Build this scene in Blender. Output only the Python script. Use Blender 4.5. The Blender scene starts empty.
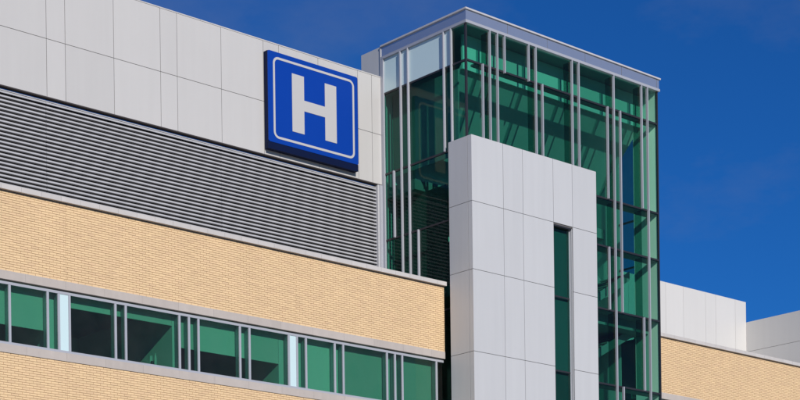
import bpy, bmesh, math, random
from mathutils import Vector, Matrix
random.seed(7)
sc = bpy.context.scene
col = sc.collection
R = math.radians

# ------------------------------------------------------------------ camera
# X runs along the facade (receding to the right), Y into the building, Z up
CAMZ = 1.6
TH, ROLL, HOR, FPX = .731111, .0130584, 535.79, 1763.69
cam = bpy.data.cameras.new("camera"); co = bpy.data.objects.new("camera", cam); col.objects.link(co)
_r = Vector((math.cos(TH), -math.sin(TH), 0)); _f = Vector((math.sin(TH), math.cos(TH), 0)); _z = Vector((0, 0, 1))
cr = math.cos(ROLL)*_r - math.sin(ROLL)*_z
cu = math.sin(ROLL)*_r + math.cos(ROLL)*_z
M = Matrix((cr, cu, -_f)).transposed().to_4x4(); M.translation = (0, 0, CAMZ)
co.matrix_world = M
cam.sensor_width = 36; cam.lens = 36*FPX/800
cam.shift_x = -math.sin(ROLL)*HOR/800; cam.shift_y = math.cos(ROLL)*HOR/800
cam.clip_end = 3000
sc.camera = co

# ------------------------------------------------------------------ sky, sun, exposure
SUN_AZ, SUN_EL = 19.0, 23.5        # degrees to the left of the facade's normal; elevation
S = Vector((-math.sin(R(SUN_AZ))*math.cos(R(SUN_EL)), -math.cos(R(SUN_AZ))*math.cos(R(SUN_EL)), math.sin(R(SUN_EL))))
w = bpy.data.worlds.new("World"); sc.world = w; w.use_nodes = True
nt = w.node_tree; nt.nodes.clear()
def N(t, ty, **kw):
    n = t.nodes.new(ty)
    for k, v in kw.items(): setattr(n, k, v)
    return n
sky = N(nt, 'ShaderNodeTexSky', sky_type='NISHITA', sun_disc=False)
sky.sun_elevation = R(SUN_EL); sky.sun_rotation = math.atan2(S.x, S.y)
sky.altitude = 600; sky.air_density = 1.0; sky.dust_density = 0.2; sky.ozone_density = 3.0
tint = N(nt, 'ShaderNodeMix', data_type='RGBA', blend_type='MULTIPLY'); tint.inputs[0].default_value = 1
tint.inputs[7].default_value = (.075, .37, .80, 1)
geo = N(nt, 'ShaderNodeTexCoord')
mp = N(nt, 'ShaderNodeMapping'); mp.inputs['Scale'].default_value = (4.5, 4.5, 9.0); mp.inputs['Rotation'].default_value = (0, .25, .6); mp.inputs['Location'].default_value = (20.4, 10.8, 27.6)
cl = N(nt, 'ShaderNodeTexNoise'); cl.inputs['Scale'].default_value = 1.3; cl.inputs['Detail'].default_value = 7; cl.inputs['Roughness'].default_value = .6
ramp = N(nt, 'ShaderNodeValToRGB'); ramp.color_ramp.elements[0].position = .47; ramp.color_ramp.elements[1].position = .86
ramp.color_ramp.elements[1].color = (.5, .5, .5, 1)
cmix = N(nt, 'ShaderNodeMix', data_type='RGBA'); cmix.inputs[7].default_value = (1.35, 1.8, 3.2, 1)
bg = N(nt, 'ShaderNodeBackground'); bg.inputs['Strength'].default_value = 0.1
wo = N(nt, 'ShaderNodeOutputWorld')
L = nt.links.new
L(sky.outputs[0], tint.inputs[6]); L(tint.outputs[2], cmix.inputs[6])
L(geo.outputs['Generated'], mp.inputs[0]); L(mp.outputs[0], cl.inputs['Vector']); L(cl.outputs['Fac'], ramp.inputs[0])
L(ramp.outputs[0], cmix.inputs[0]); L(cmix.outputs[2], bg.inputs[0]); L(bg.outputs[0], wo.inputs[0])
sun = bpy.data.lights.new("sun", 'SUN'); sun.energy = 4.2; sun.angle = R(.53); sun.color = (1, .95, .87)
so = bpy.data.objects.new("sun", sun); col.objects.link(so)
so.rotation_euler = S.to_track_quat('Z', 'Y').to_euler(); so.location = (0, -20, 60)
sc.view_settings.view_transform = 'Standard'; sc.view_settings.look = 'None'
sc.view_settings.exposure = 0; sc.view_settings.gamma = 1; sc.view_settings.use_curve_mapping = False
sc.render.engine = 'CYCLES'
sc.cycles.max_bounces = 12; sc.cycles.transparent_max_bounces = 24; sc.cycles.diffuse_bounces = 5; sc.cycles.glossy_bounces = 5
sc.cycles.use_denoising = True

# ------------------------------------------------------------------ materials
def mat(name, base, rough=.6, metal=0., noise=0., nscale=2., streak=0., rnd=0., island=False, bump=0., bscale=40., spec=.5, hue=None):
    """principled material; noise: blotches, streak: vertical weathering, rnd: tone difference between pieces"""
    m = bpy.data.materials.new(name); m.use_nodes = True; t = m.node_tree; b = t.nodes['Principled BSDF']; l = t.links.new
    b.inputs['Roughness'].default_value = rough; b.inputs['Metallic'].default_value = metal; b.inputs['Specular IOR Level'].default_value = spec
    g = N(t, 'ShaderNodeNewGeometry'); val = None
    def addv(sock, amt, mid=.5):
        nonlocal val
        s = N(t, 'ShaderNodeMath', operation='SUBTRACT'); l(sock, s.inputs[0]); s.inputs[1].default_value = mid
        k = N(t, 'ShaderNodeMath', operation='MULTIPLY_ADD'); l(s.outputs[0], k.inputs[0]); k.inputs[1].default_value = amt
        if val is None: k.inputs[2].default_value = 1.
        else: l(val, k.inputs[2])
        val = k.outputs[0]
    if noise:
        n = N(t, 'ShaderNodeTexNoise'); l(g.outputs['Position'], n.inputs['Vector']); n.inputs['Scale'].default_value = nscale; n.inputs['Detail'].default_value = 6; n.inputs['Roughness'].default_value = .65
        addv(n.outputs['Fac'], noise)
    if streak:
        mp = N(t, 'ShaderNodeMapping'); mp.inputs['Scale'].default_value = (5, 5, .25); l(g.outputs['Position'], mp.inputs[0])
        n = N(t, 'ShaderNodeTexNoise'); l(mp.outputs[0], n.inputs['Vector']); n.inputs['Scale'].default_value = 1.; n.inputs['Detail'].default_value = 5
        addv(n.outputs['Fac'], streak)
    rs = None
    if rnd:
        if island: rs = g.outputs['Random Per Island']
        else: rs = N(t, 'ShaderNodeObjectInfo').outputs['Random']
        addv(rs, rnd)
    c = N(t, 'ShaderNodeRGB'); c.outputs[0].default_value = (*base, 1); src = c.outputs[0]
    if hue is not None and rs is not None:
        w_ = N(t, 'ShaderNodeTexWhiteNoise', noise_dimensions='1D'); l(rs, w_.inputs['W'])
        p = N(t, 'ShaderNodeMath', operation='POWER'); l(w_.outputs['Value'], p.inputs[0]); p.inputs[1].default_value = 2.2
        h = N(t, 'ShaderNodeMix', data_type='RGBA'); l(p.outputs[0], h.inputs[0]); l(src, h.inputs[6]); h.inputs[7].default_value = (*hue, 1); src = h.outputs[2]
    if val is not None:
        v = N(t, 'ShaderNodeVectorMath', operation='SCALE'); l(src, v.inputs[0]); l(val, v.inputs['Scale']); src = v.outputs[0]
    l(src, b.inputs['Base Color'])
    if bump:
        n = N(t, 'ShaderNodeTexNoise'); l(g.outputs['Position'], n.inputs['Vector']); n.inputs['Scale'].default_value = bscale; n.inputs['Detail'].default_value = 5
        bp = N(t, 'ShaderNodeBump'); bp.inputs['Strength'].default_value = bump; bp.inputs['Distance'].default_value = .01
        l(n.outputs['Fac'], bp.inputs['Height']); l(bp.outputs[0], b.inputs['Normal'])
    return m
def glass(name, T, refl=1.35, wave=.0, dust_haze=.0):
    """tinted pane: clear tinted passage plus a mirror reflection by Fresnel; T is the tint of one face of the pane"""
    m = bpy.data.materials.new(name); m.use_nodes = True; t = m.node_tree; t.nodes.clear(); l = t.links.new
    o = N(t, 'ShaderNodeOutputMaterial'); mx = N(t, 'ShaderNodeMixShader')
    tr = N(t, 'ShaderNodeBsdfTransparent')
    oi = N(t, 'ShaderNodeObjectInfo'); mr = N(t, 'ShaderNodeMapRange'); mr.inputs[3].default_value = .91; mr.inputs[4].default_value = 1.04; l(oi.outputs['Random'], mr.inputs[0])
    sv = N(t, 'ShaderNodeVectorMath', operation='SCALE'); sv.inputs[0].default_value = T; l(mr.outputs[0], sv.inputs['Scale']); l(sv.outputs[0], tr.inputs[0])
    gl = N(t, 'ShaderNodeBsdfGlossy'); gl.inputs['Roughness'].default_value = .0; gl.inputs[0].default_value = (.92, .97, 1, 1)
    fr = N(t, 'ShaderNodeFresnel'); fr.inputs['IOR'].default_value = 1.55
    g = N(t, 'ShaderNodeNewGeometry')
    a = N(t, 'ShaderNodeMath', operation='SUBTRACT'); a.inputs[0].default_value = 1; l(g.outputs['Backfacing'], a.inputs[1])
    b = N(t, 'ShaderNodeMath', operation='MULTIPLY'); l(fr.outputs[0], b.inputs[0]); l(a.outputs[0], b.inputs[1])
    p = N(t, 'ShaderNodeMath', operation='POWER'); l(b.outputs[0], p.inputs[0]); p.inputs[1].default_value = 2.   # weak near Brewster's angle, strong at grazing
    k = N(t, 'ShaderNodeMath', operation='MULTIPLY', use_clamp=True); l(p.outputs[0], k.inputs[0]); k.inputs[1].default_value = refl
    if wave:
        n = N(t, 'ShaderNodeTexNoise'); l(g.outputs['Position'], n.inputs['Vector']); n.inputs['Scale'].default_value = .9; n.inputs['Detail'].default_value = 1
        bp = N(t, 'ShaderNodeBump'); bp.inputs['Strength'].default_value = wave; bp.inputs['Distance'].default_value = .02
        l(n.outputs['Fac'], bp.inputs['Height']); l(bp.outputs[0], gl.inputs['Normal'])
    l(k.outputs[0], mx.inputs[0]); l(tr.outputs[0], mx.inputs[1]); l(gl.outputs[0], mx.inputs[2]); out = mx.outputs[0]
    if dust_haze:      # thin uneven dusty film on the outer face, added as haze to lift dark panes
        n = N(t, 'ShaderNodeTexNoise'); l(g.outputs['Position'], n.inputs['Vector']); n.inputs['Scale'].default_value = 1.6; n.inputs['Detail'].default_value = 6
        q = N(t, 'ShaderNodeMath', operation='MULTIPLY'); l(n.outputs['Fac'], q.inputs[0]); q.inputs[1].default_value = dust_haze*2
        q2 = N(t, 'ShaderNodeMath', operation='MULTIPLY'); l(q.outputs[0], q2.inputs[0]); l(a.outputs[0], q2.inputs[1])
        df = N(t, 'ShaderNodeBsdfDiffuse'); df.inputs[0].default_value = (.55, .52, .5, 1); m2 = N(t, 'ShaderNodeMixShader')
        l(q2.outputs[0], m2.inputs[0]); l(out, m2.inputs[1]); l(df.outputs[0], m2.inputs[2]); out = m2.outputs[0]
    l(out, o.inputs[0])
    return m
MT = dict(
    brick=mat('buff_brick', (.69, .495, .285), .85, noise=.14, nscale=.9, streak=.05, rnd=.09, island=True, hue=(.65, .455, .27), bump=.2, bscale=90),
    brick1=mat('buff_brick_single', (.69, .495, .285), .85, noise=.14, nscale=.9, streak=.05, rnd=.09, hue=(.65, .455, .27), bump=.2, bscale=90),
    mortar=mat('mortar', (.37, .26, .16), .95, noise=.3, nscale=6),
    stone=mat('limestone', (.42, .375, .345), .8, noise=.22, nscale=3, streak=.15, rnd=.1, bump=.2, bscale=60),
    coping=mat('pale_coping', (.47, .445, .43), .8, noise=.2, nscale=4, streak=.12, rnd=.08, bump=.2, bscale=60),
    white=mat('white_panel', (.48, .467, .455), .45, noise=.06, nscale=.8, streak=.07, rnd=.055),
    bright=mat('bright_white_panel', (.585, .57, .55), .45, noise=.04, nscale=.8, streak=.05, rnd=.03),
    grey=mat('silver_grey_panel', (.475, .478, .488), .42, noise=.05, nscale=.8, streak=.10, rnd=.05),
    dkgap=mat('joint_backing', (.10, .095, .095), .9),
    alu=mat('anodised_aluminium', (.385, .395, .435), .4, metal=.15, noise=.06, nscale=3),
    fascia=mat('brushed_fascia', (.54, .58, .645), .28, metal=.75, noise=.1, nscale=2, rnd=.04),
    cap=mat('cap_trim', (.46, .455, .47), .4, noise=.05),
    black=mat('black_transom', (.018, .018, .022), .5),
    slat=mat('louvre_aluminium', (.42, .42, .44), .55, noise=.12, nscale=4, streak=.15, rnd=.06),
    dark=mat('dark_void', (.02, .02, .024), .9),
    blind=mat('blind_fabric', (.88, .88, .84), .9, noise=.05, nscale=2),
    wall_in=mat('interior_paint', (.72, .72, .70), .9, noise=.05),
    floor_in=mat('interior_floor', (.30, .29, .28), .6, noise=.1),
    ceil=mat('interior_ceiling', (.28, .28, .28), .9),
    pale=mat('pale_spandrel', (.52, .66, .68), .25, noise=.05, nscale=1.5),
    blue=mat('sign_blue', (.001, .040, .295), .5, spec=.15, noise=.06, nscale=3),
    navy=mat('sign_navy', (.001, .006, .035), .6, spec=.15),
    signwhite=mat('sign_white', (.455, .445, .44), .5, noise=.04, nscale=4),
    signside=mat('sign_return', (.10, .10, .12), .5),
    roof=mat('roof_membrane', (.25, .25, .26), .9, noise=.2),
    ground=mat('asphalt_ground', (.30, .29, .27), .95, noise=.3, nscale=.3),  # pale concrete, lightened to bounce sunlight back up
    glass=glass('green_glass', (.48, .735, .655), 7., dust_haze=.016),
    tglass=glass('tower_green_glass', (.46, .765, .695), 5.5, wave=.02, dust_haze=.004),
    fglass=glass('fin_glass', (.34, .62, .56), 2.),
    cglass=glass('clear_green_glass', (.80, .96, .885), 5.),
    sill1=mat('pale_ceramic', (.6, .6, .55), .5), leaf=mat('leaf_green', (.06, .14, .04), .6), pot=mat('terracotta', (.3, .12, .06), .8),
)

# roller blind cloth lets some light through
t = MT['blind'].node_tree; b = t.nodes['Principled BSDF']; o = t.nodes['Material Output']
tl = N(t, 'ShaderNodeBsdfTranslucent'); tl.inputs[0].default_value = (.8, .78, .7, 1); mx = N(t, 'ShaderNodeMixShader'); mx.inputs[0].default_value = .3
t.links.new(b.outputs[0], mx.inputs[1]); t.links.new(tl.outputs[0], mx.inputs[2]); t.links.new(mx.outputs[0], o.inputs[0])
MT['soffit'] = mat('soffit_paint', (.52, .52, .51), .85, noise=.25, nscale=1.2)
MT['sidewall'] = mat('side_wall_paint', (.82, .82, .80), .8, noise=.04)

# ------------------------------------------------------------------ helpers
def box_mesh(name, sx, sy, sz):
    x, y, z = sx/2, sy/2, sz/2
    me = bpy.data.meshes.new(name)
    me.from_pydata([(-x,-y,-z),(x,-y,-z),(x,y,-z),(-x,y,-z),(-x,-y,z),(x,-y,z),(x,y,z),(-x,y,z)], [],
                   [(0,3,2,1),(4,5,6,7),(0,1,5,4),(1,2,6,5),(2,3,7,6),(3,0,4,7)])
    return me
_wl = {}
def link(name, me, m, parent=None, loc=(0, 0, 0)):
    o = bpy.data.objects.new(name, me); col.objects.link(o)
    if m is not None and not me.materials: me.materials.append(m)
    loc = Vector(loc)
    if parent is not None: o.parent = parent; o.location = loc - _wl[parent.name]
    else: o.location = loc
    _wl[o.name] = loc
    return o
def box(name, x0, x1, y0, y1, z0, z1, m, parent=None):
    """box between world limits; z counts from the camera's eye height"""
    me = box_mesh(name, x1-x0, y1-y0, z1-z0)
    return link(name, me, m, parent, ((x0+x1)/2, (y0+y1)/2, (z0+z1)/2+CAMZ))
def pane_tilt():
    for o in bpy.data.objects:
        if o.name.split('.')[0] == 'pane': o.rotation_euler = (random.uniform(-.0025, .0025), 0, random.uniform(-.0025, .0025))
def poly(name, verts, faces, m, parent=None, origin=None):
    og = Vector(origin) if origin else Vector(verts[0]) + Vector((0, 0, CAMZ))
    me = bpy.data.meshes.new(name)
    me.from_pydata([Vector(v)+Vector((0, 0, CAMZ))-og for v in verts], [], faces)
    return link(name, me, m, parent, og)
def prism_x(name, prof, x0, x1, m, parent=None):
    """profile in (y, z), extruded along X; counter-clockwise seen from -X"""
    n = len(prof)
    v = [(x0, y, z) for y, z in prof] + [(x1, y, z) for y, z in prof]
    f = [tuple(range(n)), tuple(range(2*n-1, n-1, -1))] + [(i, i+n, (i+1) % n+n, (i+1) % n) for i in range(n)]
    o = poly(name, v, f, m, parent)
    fix(o); return o
def fix(o):
    bm = bmesh.new(); bm.from_mesh(o.data); bmesh.ops.recalc_face_normals(bm, faces=bm.faces); bm.to_mesh(o.data); bm.free()
def thing(name, label, cat, loc, group=None):
    o = bpy.data.objects.new(name, None); col.objects.link(o); o.location = loc; o.empty_display_size = .5
    _wl[o.name] = Vector(loc); tag(o, label, cat, group); return o
def tag(o, label, cat, group=None):
    o['label'] = label; o['category'] = cat
    if group: o['group'] = group
    return o

YB, YL, YF, YP, XT, XR = 42.116, 45.27, 41.13, 40.82, 39.84, 49.42
ZG = -CAMZ
XL = 15.5                                   # the left wing goes on to here, outside the picture

# ------------------------------------------------------------------ ground
me = bpy.data.meshes.new('ground'); s = 1500
me.from_pydata([(-s,-s,0),(s,-s,0),(s,s,0),(-s,s,0)], [], [(0,1,2,3)])
g = link('ground', me, MT['ground']); g['kind'] = 'structure'

# ------------------------------------------------------------------ brick work
BL, CH = .2222, .0666
def brickwork(wall, x0, x1, ztop, ncourse, nsingle):
    """bricks proud of a recessed mortar bed; the nsingle at the near end are objects, the rest one mesh"""
    J, D = .012, .014
    yf = YB
    spots = []
    for c in range(ncourse):
        z1 = ztop - c*CH; z0 = z1 - CH + J
        x = x0 - (BL/2 if c % 2 else 0)
        while x < x1 - .02:
            a, b = max(x, x0), min(x+BL-J, x1)
            for cj in (25.44, 33.45):          # movement joints
                if a < cj < b:
                    if cj-a > .04: spots.append((a, cj-.003, z0, z1))
                    a = cj+.003
            if b-a > .03: spots.append((a, b, z0, z1))
            x += BL
    spots.sort(key=lambda q: abs(q[0]-23.9) + .25*abs(q[2]-13.6))     # those largest in view first
    full = box_mesh('brick', BL-J, D*2, CH-J)
    singles = [q for q in spots if abs((q[1]-q[0])-(BL-J)) < 1e-6 and q[0] > 23.2][:nsingle]
    ss = set(singles)
    for a, b, z0, z1 in singles:
        dy = random.uniform(-.002, .002)
        link('brick', full, MT['brick1'], wall, ((a+b)/2, yf+D+dy, (z0+z1)/2+CAMZ))
    vs, fs = [], []
    for q in spots:
        if q in ss: continue
        a, b, z0, z1 = q; n = len(vs); y = yf + random.uniform(-.002, .002)
        vs += [(a,y,z0),(b,y,z0),(b,y,z1),(a,y,z1),(a,yf+D*2,z0),(b,yf+D*2,z0),(b,yf+D*2,z1),(a,yf+D*2,z1)]
        fs += [(n,n+1,n+2,n+3),(n+1,n+5,n+6,n+2),(n+4,n,n+3,n+7),(n+3,n+2,n+6,n+7),(n+4,n+5,n+1,n)]
    o = poly('brickwork', vs, fs, MT['brick'], wall, origin=_wl[wall.name]); o['kind'] = 'stuff'
def stones(name, parent, x0, x1, y0, y1, z0, z1, length, m, gap=.006):
    x = x0
    while x < x1-.01:
        b = min(x+length, x1); box(name, x, b-gap, y0, y1, z0, z1, m, parent); x = b

# ------------------------------------------------------------------ left wing: brick spandrels and ribbon window
XE = 39.66
wing = thing('hospital_wing', 'buff brick wing with green ribbon window below the louvred penthouse', 'building', (28, YB+2, 0))
wall = box('brick_wall', XL, XE-.012, YB+.012, YB+.30, 12.565, 14.69, MT['mortar'], wing)
brickwork(wall, XL, XE, 14.69-.002, 32, 300)
# brick return at the end of the wall beside the tower
vs, fs = [], []
for c in range(32):
    z1 = 14.688-c*CH; z0 = z1-CH+.01; ofs = 0 if c % 2 else .11
    for a, b in ((YB+.004, YB+.105), (YB+.115, YB+.29)) if c % 2 else ((YB+.004, YB+.205), (YB+.215, YB+.29)):
        n = len(vs); vs += [(XE-.012,a,z0),(XE,a,z0),(XE,b,z0),(XE-.012,b,z0),(XE-.012,a,z1),(XE,a,z1),(XE,b,z1),(XE-.012,b,z1)]
        fs += [(n+1,n+2,n+6,n+5),(n,n+1,n+5,n+4),(n+2,n+3,n+7,n+6),(n+4,n+5,n+6,n+7),(n,n+3,n+2,n+1)]
o = poly('brick_return', vs, fs, MT['brick'], wall, origin=_wl[wall.name]); o['kind'] = 'stuff'
wall2 = box('brick_wall', XL, XE-.012, YB+.012, YB+.30, ZG+.02, 10.37, MT['mortar'], wing)
brickwork(wall2, XL, XE, 10.37-.002, 42, 0)
cop = box('coping', XL, XE+.02, YB-.01, YB+.32, 14.692, 14.713, MT['dkgap'], wing)
stones('coping_stone', cop, XL, XE+.03, YB-.11, YB+.36, 14.715, 14.845, .61, MT['coping'], .006)
lin = box('lintel_band', XL, XE-.01, YB+.03, YB+.30, 12.34, 12.56, MT['dkgap'], wing)
stones('lintel_stone', lin, XL, XE+.004, YB-.018, YB+.28, 12.335, 12.565, 1.24, MT['stone'], .004)
sil = box('sill_band', XL, XE-.01, YB+.03, YB+.30, 10.375, 10.58, MT['dkgap'], wing)
stones('sill_stone', sil, XL, XE+.004, YB-.03, YB+.28, 10.372, 10.60, 1.24, MT['stone'], .004)
YW = YB+.10                                     # glass line of the ribbon window
rib = box('ribbon_window', XL, XE, YW-.035, YW+.045, 12.225, 12.298, MT['alu'], wing)   # head rail
box('sill_rail', XL, XE, YW-.05, YW+.06, 10.603, 10.68, MT['alu'], rib)
mull = [23.743, 24.906, 25.248, 25.584, 27.064, 27.403, 29.226, 29.558, 29.893, 31.39, 31.741, 33.226, 33.544, 33.894, 35.038, 35.382, 37.196, 37.537, 37.85, 39.349]
lead = [16.1, 16.45, 17.9, 18.25, 19.7, 20.05, 21.9, 22.25]
edges = [XL] + lead + mull + [XE]
for x in lead + mull: (box('mullion', x-.034, x+.034, YW-.035, YW+.045, 10.683, 12.222, MT['alu'], rib), box('mullion_back', x-.026, x+.026, YW+.046, YW+.17, 10.683, 12.30, MT['alu'], rib))
for a, b in zip(edges[:-1], edges[1:]):
    if abs(a-25.248) < .01 or abs(a-33.226) < .01:
        box('spandrel_panel', a+.037, b-.037, YW-.02, YW+.02, 10.684, 12.222, MT['pale'], rib)
    else: box('pane', a+.035, b-.035, YW, YW+.012, 10.682, 12.224, MT['glass'], rib)
for a, b, zb in ((XL+.05, 19.79, 11.205), (20.01, 25.065, 11.205), (25.355, 29.135, 11.955), (29.355, 33.02, 11.36), (33.39, XE-.05, 10.66)):
    n = max(1, round((b-a)/1.86)); wd = (b-a)/n
    for i in range(n):
        o = box('roller_blind', a+i*wd+.001, a+(i+1)*wd-.001, YW+.235, YW+.241, zb+.03, 12.46, MT['blind'], rib)
        box('hem_bar', a+i*wd+.001, a+(i+1)*wd-.001, YW+.226, YW+.25, zb, zb+.028, MT['blind'], rib)
# rooms behind the window
for x, wd in ((19.8, .2), (25.075, .27), (29.145, .2), (33.03, .35)):
    p = box('partition_wall', x, x+wd, YW+.235, YB+5.4, 9.86, 12.5, MT['wall_in'], wing)
box('room_ceiling', XL, XE-.02, YB+.31, YB+5.5, 12.5, 12.6, MT['ceil'], wing)
box('room_floor', XL, XE-.02, YB+.31, YB+5.5, 9.75, 9.85, MT['floor_in'], wing)
box('room_back_wall', XL, XE-.02, YB+5.5, YB+5.7, 9.75, 12.6, MT['wall_in'], wing)
box('end_wall', XE-.05, XE-.02, YB+.32, YB+5.5, ZG+.02, 14.6, MT['dkgap'], wing)
box('roof_deck', XL, XE, YB+.305, YL+.05, 14.3, 14.42, MT['roof'], wing)
# objects on the window ledge inside
box('window_ledge', XL, XE-.02, YB+.31, YB+.60, 10.60, 10.64, MT['wall_in'], wing)

def lathe(name, prof, cx, cy, z0, m, parent=None, seg=14):
    v, f = [], []
    for r, z in prof:
        for i in range(seg): a = 2*math.pi*i/seg; v.append((cx+r*math.cos(a), cy+r*math.sin(a), z0+z))
    for k in range(len(prof)-1):
        for i in range(seg): j = (i+1) % seg; f.append((k*seg+i, k*seg+j, (k+1)*seg+j, (k+1)*seg+i))
    f += [tuple(range(seg-1, -1, -1)), tuple(range((len(prof)-1)*seg, len(prof)*seg))]
    return poly(name, v, f, m, parent, origin=(cx, cy, z0+CAMZ))
ZLG = 10.641
b = lathe('bottle', [(.036, 0), (.040, .02), (.040, .30), (.034, .36), (.016, .41), (.016, .455)], 28.59, 42.50, ZLG, MT['sill1'])
tag(b, 'tall pale bottle on the ledge behind the ribbon window', 'bottle')
b = thing('box', 'short pale box behind dark cup on the window ledge', 'box', (28.46, 42.56, ZLG+CAMZ))
box('carton', 28.42, 28.51, 42.53, 42.60, ZLG, ZLG+.35, MT['sill1'], b); box('lid', 28.416, 28.514, 42.526, 42.604, ZLG+.352, ZLG+.37, MT['sill1'], b)
b = lathe('cup', [(.035, 0), (.042, .05), (.046, .2), (.041, .2), (.036, .03)], 28.455, 42.46, ZLG, MT['black'])
tag(b, 'dark cup in front of the pale box on the window ledge', 'cup')
for px_, lab in ((28.13, 'small potted plant in low pot beside cup on the window ledge'), (32.69, 'small potted plant alone on the ledge beside a white panel')):
    t = thing('potted_plant', lab, 'plant', (px_, 42.5, ZLG+CAMZ), 'potted plants on the window ledge')
    lathe('pot', [(.04, 0), (.055, .08), (.06, .085), (.05, .085)], px_, 42.5, ZLG, MT['pot'], t)
    v, f = [], []
    for i in range(70 if px_ < 30 else 30):
        a = random.uniform(0, 6.28); r = random.uniform(.0, .13); z = ZLG+.09+random.uniform(0, .12)*(1-r*4)
        c = Vector((px_+r*math.cos(a)*1.2, 42.5+r*math.sin(a)*.6, z)); d = Vector((math.cos(a), math.sin(a), random.uniform(-.2, .9))).normalized()*.035; sd = d.cross(Vector((0, 0, 1))).normalized()*.012
        n = len(v); v += [c, c+d*.5+sd, c+d, c+d*.5-sd]; f.append((n, n+1, n+2, n+3))
    poly('foliage', v, f, MT['leaf'], t, origin=(px_, 42.5, ZLG+CAMZ))

# ------------------------------------------------------------------ mechanical penthouse above the left wing
pent = thing('mechanical_penthouse', 'white panelled penthouse storey with long grey louvre above the brick wing', 'penthouse', (28, YL+1.5, 14.4+CAMZ))
ZW0, ZJ, ZT = 18.835, 20.53, 22.52
box('backing_wall', XL, XT-.03, YL+.03, YL+.3, ZW0+.012, ZT-.03, MT['dkgap'], pent)
vj = [15.5, 17.15, 18.83, 19.45, 21.13, 22.81, 23.43, 25.11, 26.79, 27.42, 29.10, 30.78, 31.40, 33.08, 34.755, 35.385, 37.03, 38.75, 39.37, XT-.02]
gp = .008
for a, b in zip(vj[:-1], vj[1:]):
    box('wall_panel', a+gp, b-gp, YL, YL+.026, ZJ+gp, ZT-.035, MT['white'], pent)
    box('wall_panel', a+gp, b-gp, YL, YL+.026, ZW0, ZJ-gp, MT['white'], pent)
stones('roof_cap', pent, XL, XT-.02, YL-.012, YL+.32, ZT-.03, ZT+.005, 2.4, MT['white'], .008)
box('roof_deck', XL, XT, YL+.33, YL+8, ZT-.3, ZT-.2, MT['roof'], pent)
box('drip_edge', XL, XT-.02, YL-.006, YL+.20, ZW0-.03, ZW0-.002, mat('drip_edge_brown', (.05, .04, .038), .6), pent)
# louvre
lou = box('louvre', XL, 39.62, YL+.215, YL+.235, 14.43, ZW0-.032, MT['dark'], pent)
PIT, SH, SD = .1205, .059, .045
z = 14.55; k = 0
slat_me = None
while z + SH < ZW0-.12:
    prof = [(YL+.055, z), (YL+.062, z-.012), (YL+.068, z), (YL+.068+SD, z+SH-.004), (YL+.062+SD, z+SH)]
    for xa, xb in ((XL, 20.48), (20.49, 26.785), (26.795, 33.075), (33.085, 39.58)):
        d = random.uniform(-.0015, .0015); prism_x('slat', [(y+d, q+d) for y, q in prof], xa, xb, MT['slat'], lou)
    z += PIT
box('head_rail', XL, 39.62, YL+.085, YL+.21, ZW0-.118, ZW0-.096, MT['slat'], lou)
box('jamb', 39.585, 39.655, YL-.004, YL+.21, 14.43, ZW0-.034, MT['cap'], lou)
box('corner_trim', 39.657, XT-.061, YL-.03, YL+.21, 14.43, ZW0-.034, MT['alu'], lou)

# ------------------------------------------------------------------ hospital sign
YS = YL-.23
sign = thing('hospital_sign', 'blue square hospital sign with white letter H on white panels', 'sign', (36.65, YL-.1, 18.95+CAMZ))
SX0, SX1, SZ0, SZ1 = 34.765, 38.545, 19.20, 22.14
o = box('cabinet', SX0, SX1, YS+.03, YL-.01, 18.985, SZ1-.01, MT['navy'], sign)
box('base_rail', SX0-.02, SX1, YS+.012, YS+.03, 18.975, SZ0-.004, MT['navy'], sign)
def rounded(name, x0, x1, z0, z1, r, y0, y1, m, parent, inner=None):
    def ring(x0, x1, z0, z1, r, n=8):
        pts = []
        for cx, cz, a0 in ((x1-r, z1-r, 0), (x0+r, z1-r, 90), (x0+r, z0+r, 180), (x1-r, z0+r, 270)):
            for i in range(n+1): a = R(a0+90*i/n); pts.append((cx+r*math.cos(a), cz+r*math.sin(a)))
        return pts
    P = ring(x0, x1, z0, z1, r); n = len(P)
    if inner is None:
        v = [(x, y0, z) for x, z in P]+[(x, y1, z) for x, z in P]
        f = [tuple(range(n)), tuple(range(2*n-1, n-1, -1))]+[(i, (i+1) % n, (i+1) % n+n, i+n) for i in range(n)]
    else:
        Q = ring(x0+inner, x1-inner, z0+inner, z1-inner, max(r-inner, .01))
        v = [(x, y0, z) for x, z in P]+[(x, y1, z) for x, z in P]+[(x, y0, z) for x, z in Q]+[(x, y1, z) for x, z in Q]
        f = []
        for i in range(n):
            j = (i+1) % n
            f += [(i, j, j+2*n, i+2*n), (i, i+n, j+n, j), (i+2*n, j+2*n, j+3*n, i+3*n), (i+n, i+3*n, j+3*n, j+n)]
    o = poly(name, v, f, m, parent); fix(o); return o
face = rounded('face', SX0, SX1, SZ0, SZ1, .06, YS, YS+.028, MT['blue'], sign)
rounded('border', 34.965, 38.385, 19.345, 21.985, .22, YS-.008, YS-.0005, MT['signwhite'], face, inner=.075)
hx = [35.735, 36.235, 37.115, 37.605]; hz0, hz1, b0, b1 = 19.715, 21.605, 20.475, 20.825
v2 = [(hx[0],hz0),(hx[1],hz0),(hx[1],b0),(hx[2],b0),(hx[2],hz0),(hx[3],hz0),(hx[3],hz1),(hx[2],hz1),(hx[2],b1),(hx[1],b1),(hx[1],hz1),(hx[0],hz1)]
n = 12
o = poly('letter', [(x, YS-.010, z) for x, z in v2]+[(x, YS-.0005, z) for x, z in v2],
         [tuple(range(n)), tuple(range(2*n-1, n-1, -1))]+[(i, (i+1) % n, (i+1) % n+n, i+n) for i in range(n)], MT['signwhite'], face); fix(o)
o['label'] = 'white capital letter H'

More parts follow.
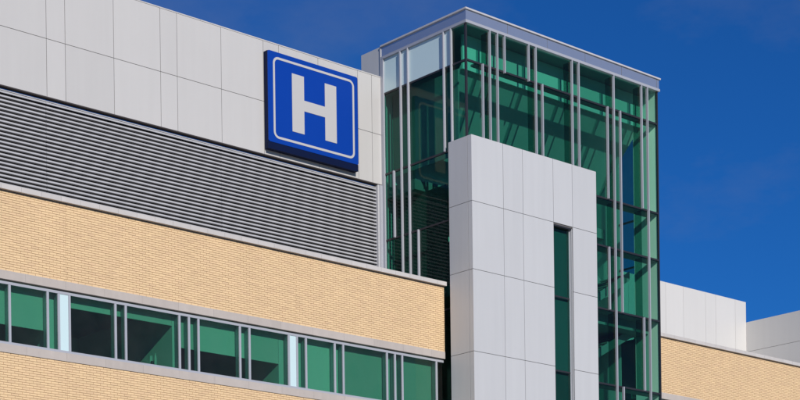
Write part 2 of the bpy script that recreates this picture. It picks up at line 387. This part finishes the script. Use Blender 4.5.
# ------------------------------------------------------------------ glass tower
tow = thing('glass_tower', 'green glass stair tower with silver fins and metal fascia', 'tower', (44.6, 43.2, 0))
ZF0, ZF1 = 23.10, 23.52
# fascia and roof
for nm, a, b, c, d in (('fascia', XT-.04, XR+.03, YF-.06, YF+.12), ('fascia', XT-.04, XT+.12, YF+.121, YL-.03), ('fascia', XR-.13, XR+.03, YF+.121, 46.30)):
    fo = box(nm, a, b, c, d, ZF0+.09, ZF1, MT['fascia'], tow)
    e = -.025
    box('fascia_trim', a+e, b-e, c+(e if d-c < .3 else 0), d, ZF0, ZF0+.088, MT['alu'], fo)
    box('roof_edge', a-.05, b+.05, c-(.05 if d-c < .3 else 0), d, ZF1+.002, ZF1+.055, MT['cap'], fo)
x = XT-.03
for i in range(5):     # joints between the fascia sheets
    x += 1.9; box('fascia_joint', x, x+.012, YF-.0625, YF-.058, ZF0+.092, ZF1-.002, MT['dkgap'], tow)
box('roof_slab', XT+.125, XR-.135, YF+.125, 46.2, ZF0+.02, ZF1-.05, MT['roof'], tow)
box('rear_parapet', XT-.03, XT+.1, YL+.025, 46.30, ZT-.4, ZF1+.04, MT['grey'], tow)
box('parapet_trim', XT-.06, XT+.11, YL-.028, YL+.024, ZT-.3, ZF1+.03, MT['cap'], tow)
# front fins (x, rows in which each stands); rows by height
rows = [(21.93, 23.10), (18.705, 21.93), (17.02, 18.705), (14.82, 17.02), (12.20, 14.82), (9.3, 12.20), (5.4, 9.3), (1.5, 5.4), (ZG+.02, 1.5)]
fx = {40.55: [1], 40.88: [0,1,2,3,4,5], 41.23: [0,1,2,3,4,5], 41.57: [0], 42.71: [0], 43.05: [0,1,2,3,4,5], 43.36: [1], 44.84: [0,1,2,3,4,5], 45.174: [0,1,2,3,4,5],
      46.65: [1,3], 46.985: [0,1,2,3,4,5], 47.32: [1,2,3,5], 48.475: [0,1,4], 48.795: [0,1,2,3,4,5]}
for x in (40.88, 43.05, 44.84, 46.985, 48.795): fx[x] += [6, 7, 8]
FW, FD = .022, .085
for x, rr in fx.items():
    rr = sorted(rr); i = 0
    while i < len(rr):                      # a fin is one piece over neighbouring rows
        j = i
        while j+1 < len(rr) and rr[j+1] == rr[j]+1: j += 1
        box('fin', x-FW, x+FW, YF-FD, YF-.002, rows[rr[j]][0]+(.0 if j > i or rr[j] > 0 else -.06), rows[rr[i]][1]-.002, MT['alu'], tow); i = j+1
for r, (z0, z1) in enumerate(rows):
    ed = [XT+.06] + sorted(x for x, rr in fx.items() if r in rr) + [XR-.05]
    for a, b in zip(ed[:-1], ed[1:]): box('pane', a+.002, b-.002, YF, YF+.012, z0+.03, z1-.03, MT['cglass' if a > 48.7 else 'tglass'], tow)
    if r < 8:
        box('transom', XT+.06, XR-.05, YF-.012, YF+.06, z0-.03, z0+.03, MT['black'], tow)
        if r < 5: box('inner_ledge', XT+.5, XR-.06, YF+.062, YF+(.30 if r == 0 else .48), z0-.05, z0+.02, MT['ceil'], tow)
for x in (40.88, 43.05, 44.84, 46.985, 48.475):     # structural glass fins behind the front
    for z0, z1 in rows[:5]: box('glass_fin', x-.012, x+.012, YF+.02, YF+.33, z0+.03, z1-.03, MT['fglass'], tow)
box('corner_post', XT-.012, XT+.055, YF-.012, YF+.055, ZG+.02, ZF0-.002, MT['black'], tow)
box('corner_post', XR-.045, XR+.012, YF-.012, YF+.055, ZG+.02, ZF0-.002, MT['black'], tow)
# left side
lrows = [(21.92, 23.10), (19.165, 21.92), (16.905, 19.165), (14.0, 16.905), (9.3, 14.0), (ZG+.02, 9.3)]
ly = {41.77: [0,1], 42.13: [0,1], 43.465: [3], 43.885: [0,1,2,3], 44.265: [0,1,2,3], 44.655: [2]}
YE = 45.14
for y, rr in ly.items():
    box('fin', XT-FD, XT-.002, y-FW, y+FW, lrows[rr[-1]][0], lrows[rr[0]][1]-.002, MT['alu'], tow)
for r, (z0, z1) in enumerate(lrows):
    ed = [YF+.06] + sorted(y for y, rr in ly.items() if r in rr) + [YE]
    for a, b in zip(ed[:-1], ed[1:]):
        if r == 0 and a > 41.7: box('spandrel_panel', XT, XT+.02, a+.002, b-.002, z0+.02, z1-.002, MT['pale'], tow)
        else: box('pane', XT, XT+.012, a+.002, b-.002, z0+.03, z1-.03, MT['tglass'], tow)
    if r < 5: box('transom', XT-.012, XT+.06, YF+.06, YE, z0-.03, z0+.03, MT['black'], tow)
box('edge_frame', XT-.06, XT+.06, YE, YL-.005, 14.0, ZF0-.002, MT['alu'], tow)
# right side: solid strip by the front corner, glazed behind
box('side_wall', XR-.03, XR, YF+.06, YF+1.15, ZG+.02, ZF0-.002, MT['sidewall'], tow)
for r, (z0, z1) in enumerate(rows[:6]):
    box('pane', XR-.02, XR-.008, YF+1.16, YF+1.85, z0+.03, z1-.03, MT['tglass'], tow)
    box('transom', XR-.05, XR+.005, YF+1.152, YF+1.85, z0-.03, z0+.03, MT['black'], tow)
box('side_wall', XR-.03, XR, YF+1.86, 46.2, ZG+.02, ZF0-.002, MT['wall_in'], tow)
# inside: back wall, floors, bulkhead, sloping soffit, stair
box('back_wall', XT+.07, XR-.04, 45.3, 45.45, ZG+.02, ZF0, MT['wall_in'], tow)
box('floor_slab', XT+.07, XR-.04, YF+.53, 45.29, 14.45, 14.80, MT['ceil'], tow)
box('floor_slab', XT+.07, XR-.04, YF+.53, 45.29, 10.6, 10.95, MT['ceil'], tow)
box('bulkhead', XT+.55, XR-.06, YF+.72, YF+.80, 21.97, ZF0+.01, MT['wall_in'], tow)
poly('sloped_soffit', [(XT+.55, YF+.80, 22.02), (XR-.06, YF+.80, 22.02), (XR-.06, YF+3.0, 19.75), (XT+.55, YF+3.0, 19.75),
     (XT+.55, YF+.80, 22.12), (XR-.06, YF+.80, 22.12), (XR-.06, YF+3.0, 19.85), (XT+.55, YF+3.0, 19.85)],
     [(0,3,2,1),(4,5,6,7),(0,1,5,4),(1,2,6,5),(2,3,7,6),(3,0,4,7)], MT['soffit'], tow)
box('floor_slab', XT+.07, XR-.04, YF+2.6, 45.29, 18.35, 18.70, MT['ceil'], tow)
box('partition_wall', XT+.5, XT+.54, YF+.9, 45.29, 19.2, 22.0, MT['ceil'], tow)
box('partition_wall', XT+.5, XT+.54, YF+1.5, 45.29, 14.82, 18.34, MT['dkgap'], tow)  # dark screen added to keep the interior dark behind the lower left glass
box('core_wall', XT+3.0, XR-.9, YF+2.45, YF+2.6, 10.96, 14.44, MT['wall_in'], tow)
# stair flight rising to the right between the floors
def flight(x0, z0, x1, z1, y0, y1):
    n = 12; st = poly('stair', [(x0, y0, z0-.25), (x1, y0, z1-.25), (x1, y0, z1-.05), (x0, y0, z0-.05), (x0, y1, z0-.25), (x1, y1, z1-.25), (x1, y1, z1-.05), (x0, y1, z0-.05)],
             [(0,1,2,3),(7,6,5,4),(0,4,5,1),(1,5,6,2),(2,6,7,3),(3,7,4,0)], MT['wall_in'], tow); fix(st)
    for i in range(n):
        xa = x0+(x1-x0)*i/n; za = z0+(z1-z0)*(i+1)/n
        box('tread', xa, xa+(x1-x0)/n+.02, y0+.02, y1-.02, za-.16, za-.12, MT['floor_in'], st)
    s = poly('stringer', [(x0, y0-.05, z0-.30), (x1, y0-.05, z1-.30), (x1, y0-.05, z1+.02), (x0, y0-.05, z0+.02), (x0, y0-.003, z0-.30), (x1, y0-.003, z1-.30), (x1, y0-.003, z1+.02), (x0, y0-.003, z0+.02)],
             [(0,1,2,3),(7,6,5,4),(0,4,5,1),(1,5,6,2),(2,6,7,3),(3,7,4,0)], MT['ceil'], st); fix(s)
flight(45.9, 14.85, 49.0, 16.75, YF+1.1, YF+2.3)
flight(45.9, 18.65, 49.0, 16.75, YF+2.5, YF+3.7)
flight(45.0, 12.5, 49.2, 14.75, YF+1.1, YF+2.3)

# ------------------------------------------------------------------ panelled pier in front of the tower
pier = thing('panelled_pier', 'grey white panelled pier with tall slit window against glass tower', 'pier', (42.7, 41.2, 0))
PX0, PX1, PY1, PZ = 39.735, 45.715, 41.90, 19.39
px = [PX0, 41.17, 42.09, 43.555, 44.50, PX1]; pz = [PZ, 17.255, 15.05, 12.395, 9.9, 7.2, 4.5, 1.8, ZG+.02]
SLZ = 17.19
box('core', PX0+.03, 43.53, YP+.03, YF-.01, ZG+.02, PZ-.03, MT['dkgap'], pier)
box('core', 44.52, PX1-.03, YP+.03, YF-.01, ZG+.02, PZ-.03, MT['dkgap'], pier)
box('core', 43.53, 44.52, YP+.03, YF-.01, SLZ+.02, PZ-.03, MT['dkgap'], pier)
box('core', PX0+.03, XT-.03, YF-.01, PY1-.02, ZG+.02, PZ-.03, MT['dkgap'], pier)
for r, (z1, z0) in enumerate(zip(pz[:-1], pz[1:])):
    for c, (a, b) in enumerate(zip(px[:-1], px[1:])):
        if c == 3 and r > 0: continue
        box('cladding_panel', a+(gp if c else 0), b-(gp if c < 4 else 0), YP, YP+.028, z0+gp, z1-(gp if r else 0), MT['grey'], pier)
    box('cladding_panel', PX0, PX0+.028, YP+.029, YP+.19-gp, z0+gp, z1-(gp if r else 0), MT['grey'], pier)
    box('cladding_panel', PX0, PX0+.028, YP+.19+gp, PY1, z0+gp, z1-(gp if r else 0), MT['grey'], pier)
    box('cladding_panel', PX1-.028, PX1, YP+.029, YF-.02, z0+gp, z1-(gp if r else 0), MT['grey'], pier)
box('top_cap', PX0+.03, PX1-.03, YP+.03, YF-.01, PZ-.028, PZ-.004, MT['grey'], pier)
# slit window
slit = box('slit_window', 44.47, 44.50-gp, YP+.029, YF-.02, ZG+.02, SLZ, MT['cap'], pier)     # right reveal
box('reveal', 43.565, 43.59, YP+.029, YF-.02, ZG+.02, SLZ, MT['black'], slit)
box('reveal', 43.592, 44.468, YP+.03, YF-.02, SLZ-.03, SLZ+.018, MT['black'], slit)
box('frame', 44.445, 44.468, YP+.13, YP+.18, ZG+.02, SLZ-.032, MT['alu'], slit)
box('shade_sheet', 43.592, 44.468, YP+.25, YP+.265, ZG+.02, SLZ-.04, mat('shade_sheet_grey', (.07, .10, .11), .7, noise=.2, nscale=1.5), slit)  # added dark sheet, paints the shade inside the slit
zz = [SLZ-.035, 14.82, 12.30, 9.4, 5.4, 1.5, ZG+.03]
for z1, z0 in zip(zz[:-1], zz[1:]):
    box('pane', 43.592, 44.443, YP+.145, YP+.157, z0+.03, z1-.03, MT['tglass'], slit)
    box('transom', 43.592, 44.443, YP+.13, YP+.17, z0-.028, z0+.028, MT['black'], slit)

# ------------------------------------------------------------------ right wing behind the tower
RX1 = 70.
rw = thing('hospital_wing', 'buff brick wing with plain white parapet beyond the glass tower', 'building', (58, YB+2, 0))
rwall = box('brick_wall', XR+.05, RX1, YB+.012, YB+.30, 12.565, 14.605, MT['mortar'], rw)
brickwork(rwall, XR+.05, RX1, 14.60, 31, 0)
stones('coping_stone', rwall, XR+.05, RX1, YB-.10, YB+.36, 14.62, 14.745, .61, MT['coping'], .006)
stones('lintel_stone', rwall, XR+.05, RX1, YB-.018, YB+.28, 12.335, 12.563, 1.24, MT['stone'], .004)
rrib = box('ribbon_window', XR+.05, RX1, YW-.035, YW+.045, 12.225, 12.298, MT['alu'], rw)
x = XR+.05
while x < RX1-.1:
    box('pane', x+.035, x+1.465, YW, YW+.012, 10.682, 12.224, MT['glass'], rrib); box('mullion', x-.034, x+.034, YW-.035, YW+.045, 10.683, 12.223, MT['alu'], rrib); x += 1.5
box('sill_rail', XR+.05, RX1, YW-.05, YW+.06, 10.603, 10.68, MT['alu'], rrib)
box('roller_blind', XR+.05, RX1, YW+.345, YW+.351, 10.7, 12.5, MT['blind'], rrib)
box('lower_wall', XR+.05, RX1, YB, YB+.30, ZG+.02, 10.60, MT['brick'], rw)
box('roof_deck', XR+.05, RX1, YB+.305, YL+8, 14.3, 14.42, MT['roof'], rw)
RZ = 17.935; XG = 59.95
box('backing_wall', XR+.05, XG-.03, YL+.03, YL+.3, 14.43, RZ-.03, MT['dkgap'], rw)
rj = [XR+.05, 50.9, 52.5, 53.1, 54.75, 55.85, 57.27, 57.93, 59.22, XG]
for a, b in zip(rj[:-1], rj[1:]): box('wall_panel', a+.005, b-.005, YL, YL+.026, 14.43, RZ, MT['bright'], rw)
box('return_panel', XG-.028, XG, YL+.027, YL+6, 14.43, RZ, MT['bright'], rw)
# lower grey box in front of it
GZ = 17.09
box('side_panel', XG, XG+.03, YB+.45, YL+.02, 15.86, GZ, MT['bright'], rw)
box('side_panel', XG, XG+.03, YB+.45, YL+.02, 14.43, 15.86-.014, MT['bright'], rw)
box('side_backing', XG+.031, XG+.3, YB+.5, YL+4, 14.43, GZ-.01, MT['dkgap'], rw)
box('wall_panel', XG, RX1, YB+.42, YB+.449, 14.43, GZ, MT['grey'], rw)

pane_tilt()
